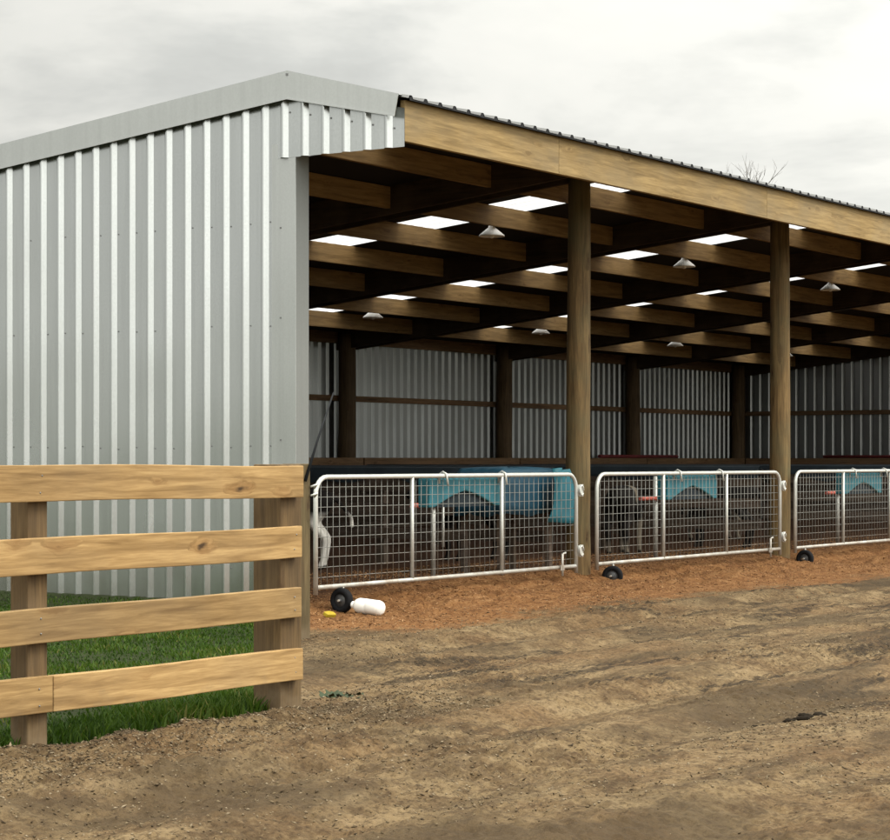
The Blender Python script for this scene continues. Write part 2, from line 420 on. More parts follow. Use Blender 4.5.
def tone_mat(name, stops, rough=.8, transl=0):
    m, nt, b, out = nodes(name); g = G(nt)
    a = g.n('ShaderNodeAttribute', attribute_name='tone'); c = g.ramp(a.outputs['Fac'], stops)
    g.l(c, b.inputs['Base Color']); b.inputs['Roughness'].default_value = rough; b.inputs['Specular IOR Level'].default_value = .2
    if transl:
        t = g.n('ShaderNodeBsdfTranslucent'); g.l(c, t.inputs[0]); mx = g.n('ShaderNodeMixShader'); mx.inputs[0].default_value = transl
        g.l(b.outputs[0], mx.inputs[1]); g.l(t.outputs[0], mx.inputs[2]); g.l(mx.outputs[0], out.inputs[0])
    return m

# grass between the fence and the end wall
def blades(name, n, xr, yr, cond, hmin, hmax, mat, label):
    x = rng.uniform(*xr, n*3); y = rng.uniform(*yr, n*3); k = cond(x, y); x = x[k][:n]; y = y[k][:n]; n = len(x)
    z = height(x, y)-.01; a = rng.uniform(0, 2*np.pi, n); clump = vnoise(x*2.2, y*2.2, 21)+.5
    h = rng.uniform(hmin, hmax, n)*(.55+.9*clump); w = rng.uniform(.0035, .008, n)
    ca, sa = np.cos(a), np.sin(a); l = rng.uniform(.15, .75, n)*h; la = rng.uniform(0, 2*np.pi, n)
    B = np.stack([x, y, z], 1); S = np.stack([ca*w, sa*w, 0*w], 1); L = np.stack([np.cos(la)*l, np.sin(la)*l, 0*l], 1)
    up = np.stack([0*h, 0*h, h], 1)
    V = np.stack([B-S, B+S, B+S*.7+L*.35+up*.6, B-S*.7+L*.35+up*.6, B+L+up], 1)
    F = []
    i = np.arange(n)*5
    T = np.stack([np.stack([i, i+1, i+2], 1), np.stack([i, i+2, i+3], 1), np.stack([i+3, i+2, i+4], 1)], 1).reshape(-1, 3)
    t = np.clip(rng.normal(.5, .2, n) + (clump-.5)*.6, 0, 1)
    o = tri_mesh(name, V.reshape(-1, 3), T, mat, np.repeat(t, 5)); tag(o, label, kind='stuff'); return o
gcond = lambda x, y: (y-6.42+.10*vnoise(x*3, y*3, 31) > np.maximum(0, .757*(x-8.35)))
gm = tone_mat('grass_blades', [(0., (.012,.030,.002)), (.5, (.034,.074,.005)), (.85, (.060,.105,.008)), (1., (.13,.13,.03))], .6, .3)
gg = blades('grass', 120000, (4.2, 13.5), (6.36, 14.5), gcond,  .016, .042, gm, 'short green grass between the rail fence and the shed end wall')
tag(gg, cat='grass')
ff = blades('fence_grass', 11000, (4.6, 8.9), (6.38, 6.95), gcond, .04, .09, gm, 'longer dark grass growing along the back of the fence')
tag(ff, cat='grass')

# wood shavings and clods scattered as loose litter
def chips(name, n, xr, yr, dens, smin, smax, mat, flat, label, cat):
    x = rng.uniform(*xr, n*4); y = rng.uniform(*yr, n*4); k = rng.uniform(0, 1, n*4) < dens(x, y); x = x[k][:n]; y = y[k][:n]; n = len(x)
    s = rng.uniform(smin, smax, n)*rng.uniform(.5, 1, n); z = height(x, y) + s*flat*.35
    P = np.array([(1,0,0),(0,1,0),(-1,0,0),(0,-1,0),(0,0,1),(0,0,-1)], float)
    J = rng.uniform(.6, 1.25, (n, 6, 1)); V = P[None]*J
    V[:,:,0] *= s[:,None]*rng.uniform(1, 1.9, (n,1)); V[:,:,1] *= s[:,None]*rng.uniform(.5, 1, (n,1)); V[:,:,2] *= s[:,None]*flat
    a = rng.uniform(0, 2*np.pi, n); ti = rng.normal(0, .35, n)
    c, sn = np.cos(a)[:,None], np.sin(a)[:,None]
    V[:,:,2] += V[:,:,0]*np.tan(np.clip(ti, -.7, .7))[:,None]
    X = V[:,:,0]*c - V[:,:,1]*sn; Y = V[:,:,0]*sn + V[:,:,1]*c
    V = np.stack([X+x[:,None], Y+y[:,None], V[:,:,2]+z[:,None]], 2)
    T = np.array([(0,1,4),(1,2,4),(2,3,4),(3,0,4),(1,0,5),(2,1,5),(3,2,5),(0,3,5)])
    F = (np.arange(n)[:,None,None]*6 + T[None]).reshape(-1, 3)
    o = tri_mesh(name, V.reshape(-1,3), F, mat, np.repeat(rng.uniform(0,1,n), 6)); tag(o, label, cat, kind='stuff'); return o
chipm = tone_mat('shavings', [(0., (.085,.036,.013)), (.5, (.23,.11,.042)), (1., (.36,.21,.10))], .85)
clodm = tone_mat('clods', [(0., (.035,.024,.013)), (.25, (.075,.053,.029)), (.7, (.14,.105,.06)), (1., (.24,.19,.125))], .95)
chips('wood_shavings', 42000, (12.9, 28), (7.9, 12.0), lambda x, y: (sstep(8.9, 9.8, y+.7*vnoise(x*1.3, y*2, 40))+.10*sstep(7.9, 9.2, y))*np.clip(1.25-(x-13)/18, .3, 1)*((x > 13.66) | (y < 10.3)), .005, .015, chipm, .3, 'orange wood shavings heaped under and before the pen gates', 'wood shavings')
chips('dirt_clods', 42000, (4.6, 20), (1.8, 9.5), lambda x, y: np.clip(.3+1.7*vnoise(x*.9, y*1.2, 41), .02, 1)*((y < 6.4) | (.757*(x-8.3) > y-6.3))*np.clip(1.3-(x-5)/11, .10, 1), .0025, .010, clodm, .6, 'loose clods and crumbs of dry earth on the yard', 'dirt clods')
chips('bank_clods', 9000, (4.6, 9.4), (5.75, 6.5), lambda x, y: .8+0*x, .003, .010, clodm, .6, 'crumbly earth heaped along the foot of the fence', 'dirt clods')

# ------------------------------------------------------------------ the shed
shed = thing('pole_shed', (X0, YR, 0), 'large open fronted farm shed of grey corrugated steel and timber poles', 'shed')
RIB0 = 9.7794*1.0714
def profile(s0, s1, phase, pitch=PITCH, hgt=.034, base=.040, crest=.009, minor=False):
    pts = [(s0, 0.)]
    k = math.ceil((s0-phase)/pitch - .5)
    while phase + k*pitch - base < s1:
        c = phase + k*pitch
        for d, h in ((-base,0),(-crest-.003,hgt*.93),(-crest+.003,hgt),(crest-.003,hgt),(crest+.003,hgt*.93),(base,0)):
            pts.append((c+d, h))
        if minor:
            for e in (pitch*.38, pitch*.62):
                for d, h in ((-.009,0),(-.004,.003),(.004,.003),(.009,0)): pts.append((c+e+d, h))
        k += 1
    pts = sorted(p for p in pts if s0 <= p[0] <= s1)
    if pts[-1][0] < s1: pts.append((s1, 0.))
    return pts
def sheet(mb, prof, fn, lo, hi, th=.0012, mi=0):
    """corrugated sheet: fn(s, t, h) -> point, lo/hi give t at s; a thin solid, open along the folds"""
    n = len(prof); vs = []
    for s, h in prof: vs += [fn(s, lo(s), h), fn(s, hi(s), h), fn(s, lo(s), h-th), fn(s, hi(s), h-th)]
    fs = []
    for i in range(n-1):
        a, b = i*4, i*4+4
        fs += [(a, a+1, b+1, b), (a+2, b+2, b+3, a+3), (a, b, b+2, a+2), (a+1, a+3, b+3, b+1)]
    mb.add(vs, fs, mi)
# end wall, flat next to the corner flashing
barge_lo = lambda y: (3.991 - .1035*(y-YR)) if y >= YR else (3.991 - .2145*(YR-y))
prof = [(s, h) for s, h in profile(10.42, YB, RIB0) if s > RIB0+.06 or h == 0]
w = MB(); sheet(w, prof, lambda s, t, h: (X0-h, s, t), lambda s: -.06, lambda s: barge_lo(s)+.10)
for zz in (.35, 1.3, 2.25, 3.05):
    k = 1
    while RIB0+k*PITCH < YB:
        yy = RIB0 + k*PITCH - .055
        if random.random() < .9: zq = zz+random.uniform(-.012,.012); w.box(X0-.005, X0+.001, yy-.005, yy+.005, zq-.005, zq+.005, 1)
        k += 1
w.build('end_wall', [M['wall'], M['screw']], shed)
# side panel of the front canopy
w = MB(); sheet(w, profile(YF+.004, RIB0+.062, RIB0), lambda s, t, h: (X0-.006-h, s, t), lambda s: 3.546, lambda s: barge_lo(s)+.07)
for k in range(-5, 1):
    yy = RIB0+k*PITCH-.055; w.box(X0-.012, X0-.005, yy-.006, yy+.006, barge_lo(yy)-.10, barge_lo(yy)-.088, 1)
w.build('canopy_side_panel', [M['wall'], M['screw']], shed)
# corner flashing: wall side and front side
w = MB(); w.box(X0-.004, X0+.0, YR-.03, YR+.205, -.05, 3.66)
for zz in (.4, 1.35, 2.3, 3.0): w.box(X0-.009, X0-.003, YR+.11, YR+.122, zz, zz+.012, 1); 
w.build('corner_flashing', [M['flash'], M['screw']], shed)
w = MB(); w.box(X0+.0015, X0+.165, YR-.03, YR-.02, -.05, 3.66); w.box(X0+.155, X0+.165, YR-.0195, YR+.06, -.05, 3.66); w.build('jamb_flashing', M['jamb_shade'], shed)
w = MB(); w.box(X0+.02, X0+.16, YR-.012, YR+.14, -.05, 3.9); w.build('corner_post', M['old_post'], shed)
# barge flashing along the roof edge
yb2 = YB+.12
w = MB()
tz = lambda y: (4.208 - .107*(y-YR)) if y >= YR else (4.208 - .2615*(YR-y))
poly = [(yb2, tz(yb2)), (YR, 4.208), (YF+.013, tz(YF+.013)), (YF+.048, 3.772), (YR, 3.991), (yb2, barge_lo(yb2))]
w.prism([poly[i] for i in (0,1,4,5)], lambda a, b, t: (t, a, b), X0-.075, X0-.068); w.prism([poly[i] for i in (1,2,3,4)], lambda a, b, t: (t, a, b), X0-.075, X0-.068)
for (a, b) in ((0,1),(1,2)):   # top return over the roof
    p, q = poly[a], poly[b]; w.prism([(p[0], p[1]), (q[0], q[1]), (q[0], q[1]-.006), (p[0], p[1]-.006)], lambda a, b, t: (t, a, b), X0-.0679, X0+.11)
for (a, b) in ((5,4),(4,3)):   # turned-in bottom lip
    p, q = poly[a], poly[b]; w.prism([(p[0], p[1]+.006), (q[0], q[1]+.006), (q[0], q[1]-.006), (p[0], p[1]-.006)], lambda a, b, t: (t, a, b), X0-.082, X0-.0755)
w.box(X0-.083, X0-.076, YR-.008, YR+.008, 4.17, 4.186, 1)
w.build('barge_flashing', [M['flash'], M['screw']], shed)

# roof sheets, clear sheets and black underlay
SKY_X = [(19.72+BAY*k, 20.52+BAY*k) for k in range(-1, 5)]
SKY_Y = (10.62, 19.0)
roofpts = [YF-.05, YR, YB+.1]
def roof_part(x0, x1, y0, y1, mat, name, phase=X0):
    mb = MB(); pr = profile(x0, x1, phase, .2, .024, .032, .015, False)
    for a, b in ((y0, min(y1, YR)), (max(y0, YR), y1)):
        if b - a > .01: sheet(mb, pr, lambda s, t, h: (s, t, rz(t)+.004+h), lambda s: a, lambda s: b)
    return mb.build(name, mat, shed)
edges = [X0-.06] + [e for p in SKY_X for e in p] + [XE+.06]
w = MB()
for i in range(0, len(edges), 2):
    pr = profile(edges[i], edges[i+1], X0, .2, .024, .032, .015, False)
    sheet(w, pr, lambda s, t, h: (s, t, rz(t)+.004+h), lambda s: YR, lambda s: YB+.1)
for a, b in SKY_X:
    pr = profile(a, b, X0, .2, .024, .032, .015, False)
    for y0, y1 in ((YR, SKY_Y[0]), (SKY_Y[1], YB+.1)): sheet(w, pr, lambda s, t, h: (s, t, rz(t)+.004+h), lambda s: y0, lambda s: y1)
sheet(w, profile(X0-.06, XE+.06, X0, .2, .024, .032, .015, False), lambda s, t, h: (s, t, rz(t)+.004+h), lambda s: YF-.05, lambda s: YR)
w.build('roof', M['roof'], shed)
for a, b in SKY_X:
    w = MB(); pr = profile(a, b, X0, .2, .024, .032, .015, False); vs = []
    for q, h in pr: vs += [(q, SKY_Y[0], rz(SKY_Y[0])+.004+h), (q, SKY_Y[1], rz(SKY_Y[1])+.004+h)]
    w.add(vs, [(i*2, i*2+1, i*2+3, i*2+2) for i in range(len(pr)-1)])
    w.build('skylight', M['sky_sheet'], shed)
w = MB()
def slab(x0, x1, y0, y1):
    w.prism([(y0, rz(y0)-.001), (y1, rz(y1)-.001), (y1, rz(y1)-.005), (y0, rz(y0)-.005)], lambda a, b, t: (t, a, b), x0, x1)
slab(X0, XE, YF+.05, YR)
for i in range(0, len(edges), 2): slab(max(X0, edges[i]), min(XE, edges[i+1]), YR, YB)
for a, b in SKY_X: slab(a, b, YR, SKY_Y[0]); slab(a, b, SKY_Y[1], YB)
w.build('roof_underlay', M['paper'], shed)
w = MB(); w.prism([(4.185, YR-.3), (4.185, YR+.3)] and [(YR-.22, rz(YR-.22)+.04), (YR, ZR+.045), (YR+.22, rz(YR+.22)+.04), (YR+.22, rz(YR+.22)+.036), (YR, ZR+.04), (YR-.22, rz(YR-.22)+.036)], lambda a, b, t: (t, a, b), X0+.12, XE)
w.build('ridge_cap', M['flash'], shed)
# black scalloped strip added for the shade in the hollow rib ends
pr = profile(X0-.01, XE+.05, X0, .2, .023, .031, .015, False); w = MB(); vs = []
for sx, h in pr:
    for y in (YF-.047, YF+.03): vs += [(sx, y, rz(y)+.003+h), (sx, y, rz(y)-.010)]
w.add(vs, [f for i in range(len(pr)-1) for q in (i*4,) for f in ((q, q+4, q+5, q+1), (q+2, q+3, q+7, q+6), (q, q+2, q+6, q+4), (q+1, q+5, q+7, q+3))])
w.build('rib_end_shade', M['rib_shade'], shed)
# timber fascia in lengths
xs = [X0-.004, 15.9, 19.95, 24.55, 29.1, 33.6, 38.1, XE+.05]
for a, b in zip(xs[:-1], xs[1:]):
    w = MB(); w.box(a, b-.004, YF, YF+.045, 3.586, 3.896); w.build('fascia_board', M['fascia'], shed, .004)
# poles
def pole(x, y, z0, z1, r0, r1, mat, name, n=20):
    w = MB(); pts = []; m = 14
    ph = random.uniform(0, 6)
    for i in range(m+1):
        t = i/m; pts.append((x + .006*math.sin(ph+t*5), y + .006*math.cos(ph*1.3+t*4), z0+(z1-z0)*t))
    w.tube(pts, [r0+(r1-r0)*i/m + random.uniform(-.0025,.0025) for i in range(m+1)], n)
    return w.build(name, mat, shed)
for i, x in enumerate(XP[1:]):
    pole(18.115+4.485*i, YR+.03, -.3, 4.02, .122, .106, M['pole'], 'front_pole')
for x in [X0+.16] + [v-.10 for v in XP[1:-1]] + [XE-.16]: pole(x, YB-.17, -.3, rz(YB-.17)-.05, .145, .13, M['shaded_pole'], 'back_pole', 12)
pole(XE-.14, 15.0, -.3, rz(15)-.05, .12, .11, M['shaded_pole'], 'end_pole', 12)
# rafters either side of each pole line, purlins between them
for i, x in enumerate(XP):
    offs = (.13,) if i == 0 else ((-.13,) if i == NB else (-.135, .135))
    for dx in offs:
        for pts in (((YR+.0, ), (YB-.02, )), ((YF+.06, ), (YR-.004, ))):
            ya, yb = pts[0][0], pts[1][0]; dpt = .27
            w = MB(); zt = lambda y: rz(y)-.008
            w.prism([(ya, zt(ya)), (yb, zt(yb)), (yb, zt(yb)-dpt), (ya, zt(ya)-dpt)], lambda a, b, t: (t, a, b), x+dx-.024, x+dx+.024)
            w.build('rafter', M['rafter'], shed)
for i in range(NB):
    a = XP[i]+(.165 if i else .16); b = XP[i+1]-.165
    for y in [YR-.35] + PUR:
        w = MB(); zt = rz(y+.025)-.012
        w.box(a, b, y, y+.048, zt-.215+random.uniform(-.004,.004), zt); w.build('purlin', M['purlin'], shed, .003)
# back wall and far end wall
w = MB(); sheet(w, profile(X0, XE, X0+.05), lambda s, t, h: (s, YB+h, t), lambda s: -.05, lambda s: rz(YB)-.02); w.build('back_wall', M['shaded_wall'], shed)
w = MB(); sheet(w, profile(YR, YB-.004, YR+.05), lambda s, t, h: (XE+h, s, t), lambda s: -.05, lambda s: rz(s)-.01); w.build('far_end_wall', M['shaded_wall'], shed)
for z in (2.09, 2.96):
    for i in range(NB):
        w = MB(); w.box(XP[i]+.02, XP[i+1]-.02, YB-.052, YB-.005, z, z+(.085 if z < 2.5 else .24)); w.build('girt', M['girt'], shed)
for a, b in ((YR+.1, 14.96), (15.04, YB-.06)):
    w = MB(); w.box(XE-.052, XE-.005, a, b, 2.09, 2.175); w.build('girt', M['girt_y'], shed)
# timber lining round the inside with a capping beam
for i in range(NB):
    w = MB(); w.box(XP[i]+.02, XP[i+1]-.02, YB-.36, YB-.335, .05, 1.08); w.build('lining_board', M['lining'], shed)
    w = MB(); w.box(XP[i]+.02, XP[i+1]-.02, YB-.42, YB-.32, 1.084, 1.235); w.build('capping_beam', M['girt'], shed, .004)
w = MB(); w.box(XE-.36, XE-.335, YR+.15, YB-.45, .05, 1.08); w.build('lining_board', M['lining'], shed)
w = MB(); w.box(XE-.42, XE-.32, YR+.15, YB-.45, 1.084, 1.235); w.build('capping_beam', M['girt_y'], shed, .004)

# ------------------------------------------------------------------ pen gates
YG = 10.225
def gate(x0, x1, label, wheel_dx, zb=.215, zt=1.072, tilt=0.):
    t = thing('mesh_gate', (x0, YG, 0), label, 'gate', 'white mesh gates across the pens')
    rr = .14; r = .0185; zb1 = zb + .008
    pts = [(x0, YG, zb-.055), (x0, YG, zt-rr)]
    for a in range(1, 7): th = a/6*math.pi/2; pts.append((x0+rr-rr*math.cos(th), YG, zt-rr+rr*math.sin(th)))
    pts.append((x1-rr, YG, zt))
    for a in range(1, 7): th = a/6*math.pi/2; pts.append((x1-rr+rr*math.sin(th), YG, zt-rr+rr*math.cos(th)))
    pts.append((x1, YG, zb-.055))
    w = MB(); w.tube(pts, r, 12); w.tube([(x0+.012, YG, zb), (x1-.012, YG, zb1)], r*.95, 12); w.build('frame', M['gate'], t)
    for f in (.33, .677):
        x = x0+(x1-x0)*f; w = MB(); w.tube([(x, YG, zb+.01), (x, YG, zt-.012)], r*.85, 10); w.build('upright', M['gate'], t)
    w = MB(); yw = YG+.013; x = x0+.085
    while x < x1-.05:
        top = zt - .012
        for e in (x-x0, x1-x):
            if e < rr: top = zt-rr+math.sqrt(max(0, rr*rr-(rr-e)**2))-.005
        j = random.uniform(-.006, .006)
        w.tube([(x, yw, zb), (x+j, yw, (zb+top)/2), (x, yw, top)], .0028, 5); x += .082
    z = zb+.075
    while z < zt-.03:
        e = 0 if z < zt-rr else rr-math.sqrt(max(0, rr*rr-(z-zt+rr)**2))
        w.tube([(x0+e, yw+.004, z), ((x0+x1)/2, yw+.004, z+random.uniform(-.005,.005)), (x1-e, yw+.004, z)], .0028, 5); z += .078
    w.build('wire_mesh', M['wire'], t)
    for z in (.36, .92):
        w = MB(); w.box(x1+.014, x1+.075, YG-.035, YG-.027, z-.055, z+.055); w.tube([(x1+.02, YG-.02, z-.05), (x1+.02, YG-.02, z+.05)], .013, 8)
        w.tube([(x1+.035+.035*math.cos(a*.7), YG-.04, z+.045*math.sin(a*.7)) for a in range(9)], .009, 6); w.build('hinge', M['gate'], t)
    w = MB(); bx = x1-.30; w.tube([(bx, YG-.03, zb-.07), (bx, YG-.03, zb+.13)], .011, 8); w.tube([(bx, YG-.03, zb+.13), (bx+.05, YG-.035, zb+.14)], .009, 8); w.box(bx-.03, bx+.03, YG-.034, YG-.024, zb-.02, zb+.03); w.build('drop_bolt', M['gate'], t)
    # rolling wheel under the free end; axle lies along the gate
    wx = x0+wheel_dx; wy = YG-.03; wr = .098; wz = .10
    br = MB(); br.tube([(wx+.05, YG, zb), (wx+.05, YG-.01, zb-.03), (wx+.05, wy, wz)], .011, 8); br.tube([(wx+.055, wy, wz), (wx-.05, wy, wz)], .009, 8); br.build('wheel_bracket', M['gate'], t)
    Mx = Matrix.Translation((wx, wy, wz)) @ Matrix.Rotation(R(tilt), 4, 'Z') @ Matrix.Rotation(R(-90), 4, 'Y')
    ty = MB(); ty.lathe([(.055,-.03),(.088,-.032),(.098,-.018),(wr,.0),(.098,.018),(.088,.032),(.055,.03),(.055,-.03)], 28, Mx); wh = ty.build('wheel', M['tyre'], t)
    rm = MB(); rm.lathe([(.001,-.014),(.054,-.018),(.0545,.018),(.001,.014)], 20, Mx); rm.lathe([(.001,.034),(.014,.034),(.015,-.034),(.001,-.034)], 12, Mx); rm.build('rim', M['rim'], wh)
    return t
gate(13.69, 17.71, 'white tubular mesh gate beside the grey steel corner with a blue feeder hung on it', .30, .212, 1.068)
gate(18.10, 22.16, 'white tubular mesh gate between the two round timber poles', .25, .222, 1.068, 18)
gate(22.56, 26.62, 'white tubular mesh gate right of the second round pole, cut off by the photo edge', .20, .225, 1.072)
gate(27.04, 31.1, 'white tubular mesh gate beyond the right edge of the yard', .4, .225, 1.072)

# feeders hung behind the gates
def feeder(x, label):
    t = thing('calf_feeder', (x, YG+.03, 0), label, 'feeder', 'teal calf feeders hung on the gates')
    w = MB(); L = 1.12; zt = 1.045; zb = .80
    poly = [(0, zt), (L, zt), (L, zb)]
    for i in range(13):
        a = i/12; poly.append((L-.08-(L-.16)*a, zb + .135*(.55*math.sin(math.pi*a)+.45*(1-abs(2*a-1))) + .0))
    poly += [(0, zb)]
    w.prism(poly, lambda a, b, tt: (x+a, tt, b), YG+.05, YG+.17); w.build('trough', M['teal'], t, .012)
    w = MB(); w.prism([(p[0]*1, p[1]) for p in [(.08, zb), (L-.08, zb), (L-.2, zb+.07), (L/2, zb+.125), (.2, zb+.07)]], lambda a, b, tt: (x+a, tt, b), YG+.08, YG+.16); w.build('underside', M['cloth'], t)
    for hx in (.16, L-.02):
        w = MB(); w.tube([(x+hx, YG-.03, .985), (x+hx-.02, YG-.024, 1.085), (x+hx-.02, YG+.01, 1.102), (x+hx-.02, YG+.045, 1.08), (x+hx-.02, YG+.048, 1.0)], .009, 8); w.build('hook', M['gate'], t)
    for k in range(5):
        w = MB(); tx = x+.16+.2*k; w.tube([(tx, YG+.165, .97), (tx, YG+.21, .965), (tx, YG+.25, .95)], [.018,.013,.009], 8); w.build('teat', M['darkred'], t)
    return t
feeder(15.35, 'teal plastic trough with an arched underside on the gate beside the steel corner')
feeder(19.62, 'teal plastic trough with an arched underside on the gate between the poles')
feeder(24.06, 'teal plastic trough with an arched underside on the gate right of the second pole')

# white uprights with a red bar behind each gate
for x, where in ((16.34, 'behind the gate by the steel corner'), (20.55, 'behind the gate between the poles'), (25.3, 'behind the gate right of the second pole')):
    t = thing('drinker_stand', (x, 10.9, FLOOR), 'white pipe stand with a short red bar, ' + where, 'stand', 'pipe stands in the pens')
    w = MB(); w.tube([(x, 10.9, FLOOR-.03), (x, 10.9, 1.03)], .022, 10); w.build('upright', M['gate'], t)
    w = MB(); w.tube([(x-.36, 10.89, .80), (x-.03, 10.865, .80)], .022, 10); w.tube([(x-.03, 10.865, .80), (x+.06, 10.865, .80)], .024, 10); w.build('bar', M['red'], t)
    w = MB(); w.tube([(x+.16, 10.9, .80), (x+.16, 10.9, .42)], .012, 8); w.tube([(x, 10.9, .79), (x+.16, 10.9, .79)], .012, 8); w.build('hose', M['gate'], t)

# dividers between the pens
for x, where in ((18.03, 'running back from the first round pole'), (22.53, 'running back from the second round pole'), (27.03, 'running back from the third pole'), (31.53, 'running back from the fourth pole')):
    t = thing('pen_divider', (x, 10.6, FLOOR), 'dark timber rail divider draped with shade cloth ' + where, 'divider', 'rail dividers between the pens')
    for z in (.42, .66, .90):
        w = MB(); w.box(x-.06, x-.03, 10.62, 19.2, z, z+.11); w.build('rail', M['divider'], t)
    for y in (12.6, 14.9, 17.2):
        w = MB(); w.box(x-.028, x+.06, y, y+.09, FLOOR-.1, 1.06); w.build('post', M['divider'], t)
    w = MB(); ys = np.linspace(10.62, 19.2, 60); 
    lo = [.98+.04*math.sin(y*3.1)+.03*math.sin(y*7.7+x) for y in ys]
    vs = []; 
    for y, l in zip(ys, lo):
        s = .012*math.sin(y*9+x)
        vs += [(x-.075+s, y, l), (x-.07, y, 1.12), (x-.02, y, 1.135), (x-.015, y, 1.12), (x-.02+s*.5, y, l+.03)]
    w.add(vs, [(i*5+k, i*5+k+1, i*5+5+k+1, i*5+5+k) for i in range(len(ys)-1) for k in range(4)], 0, True)
    w.build('shade_cloth', M['cloth'], t)

# tarpaulin over a hay rack in the first pen
tx0, tx1, ty0, ty1 = 16.85, 17.75, 10.50, 10.95
t = thing('hay_rack', (17.3, 10.7, FLOOR), 'hay rack covered by a bright blue tarpaulin behind the first gate', 'hay rack')
for sx in (tx0+.03, tx1-.03):
    for sy in (ty0+.03, ty1-.03): w = MB(); w.box(sx-.025, sx+.025, sy-.025, sy+.025, FLOOR-.05, 1.09); w.build('leg', M['divider'], t)
w = MB(); w.box(tx0, tx1, ty0, ty1, .72, .76); w.build('shelf', M['divider'], t)
w = MB(); n = 44; vs = []; per = []
loop = [(tx0, ty0), (tx1, ty0), (tx1, ty1), (tx0, ty1)]
for i in range(4):
    (ax, ay), (bx, by) = loop[i], loop[(i+1) % 4]
    for k in range(n//4): per.append((ax+(bx-ax)*k/(n//4), ay+(by-ay)*k/(n//4)))
cxm, cym = (tx0+tx1)/2, (ty0+ty1)/2
rings = [(.0, 1.135), (.55, 1.13), (.98, 1.12), (1.06, 1.09), (1.09, .95), (1.11, .8), (1.13, .70)]
for k, (f, z) in enumerate(rings):
    for i, (px, py) in enumerate(per):
        fold = 1 + (.05*math.sin(i*1.9)+.03*math.sin(i*3.3+1))*max(0, k-2)/4
        vs.append((cxm+(px-cxm)*f*fold, cym+(py-cym)*f*fold, z + (.015*math.sin(i*.9) if k == 6 else 0) + .008*math.sin(i*2.1+k)))
m = len(per)
w.add(vs, [(k*m+i, k*m+(i+1) % m, (k+1)*m+(i+1) % m, (k+1)*m+i) for k in range(len(rings)-1) for i in range(m)], 0, True)
tp = w.build('tarpaulin', M['blue'], t); sd = tp.modifiers.new('thickness', 'SOLIDIFY'); sd.thickness = .004
w = MB(); vs = []
for k in range(9):
    z = 1.12-.063*k
    for i in range(7):
        u = i/6; vs.append((tx1-.22+.33*u+.02*k*(u-.5)+.01*math.sin(k*1.3), ty0-.12-.05*math.sin(u*math.pi*2+k*.4), z+.01*math.sin(i)))
w.add(vs, [(k*7+i, k*7+i+1, k*7+7+i+1, k*7+7+i) for k in range(8) for i in range(6)], 0, True)
fl = w.build('hanging_flap', M['bluel'], t); sd = fl.modifiers.new('thickness', 'SOLIDIFY'); sd.thickness = .006

# red pipes lying on the capping beams
w = MB(); w.tube([(34.3, YB-.37, 1.266), (37.3, YB-.37, 1.266)], .031, 10); tag(w.build('red_pipe', M['darkred'], origin=(35.8, YB-.37, 1.235)), 'long dark red pipe lying on the beam along the back wall', 'pipe')
w = MB(); w.tube([(XE-.37, 13.5, 1.266), (XE-.37, 17.6, 1.266)], .031, 10); tag(w.build('red_pipe', M['darkred'], origin=(XE-.37, 15.5, 1.235)), 'long dark red pipe lying on the beam along the far end wall', 'pipe')

# ------------------------------------------------------------------ pendant lamps
def lamp(x, y, z):
    t = thing('pendant_lamp', (x, y, z), '', 'lamp', 'white conical lamps under the shed roof')
    zt = rz(y)-.01
    w = MB(); w.tube([(x, y, z+.06), (x, y, zt)], .006, 6); w.build('cord', M['black_metal'], t)
    w = MB(); T = Matrix.Translation((x, y, z))
    w.lathe([(.012,.085),(.03,.08),(.038,.05),(.075,.02),(.135,-.03),(.14,-.045),(.132,-.043),(.07,.012),(.03,.04),(.001,.045)], 24, T); w.build('shade', M['enamel'], t)
    w = MB(); w.lathe([(.001,-.065),(.018,-.06),(.03,-.04),(.03,-.02),(.016,.01),(.014,.035)], 14, T); w.build('bulb', M['enamel'], t)
    return t
L0 = lamp(19.86, 12.50, 3.62)
rowA = ['nearest white conical lamp, hanging just left of the first round pole', 'white conical lamp hanging midway between the two round poles, the larger one', 'white conical lamp hanging right of the second round pole', 'white conical lamp hanging beyond the right edge of the yard']
rowB = ['small white conical lamp hanging near the steel corner above the back wall', 'small white conical lamp hanging just left of the first round pole near the back', 'small white conical lamp hanging midway between the poles near the back', 'small white conical lamp half hidden by the second round pole']
for k, lb in enumerate(rowA):
    o = L0 if k == 0 else copy_tree(L0)
    o.location = (19.86+4.45*k, 12.50, 3.62); o['label'] = lb
for k, lb in enumerate(rowB):
    o = copy_tree(L0); o.location = (24.46+4.43*k, 17.3, 3.17); o['label'] = lb

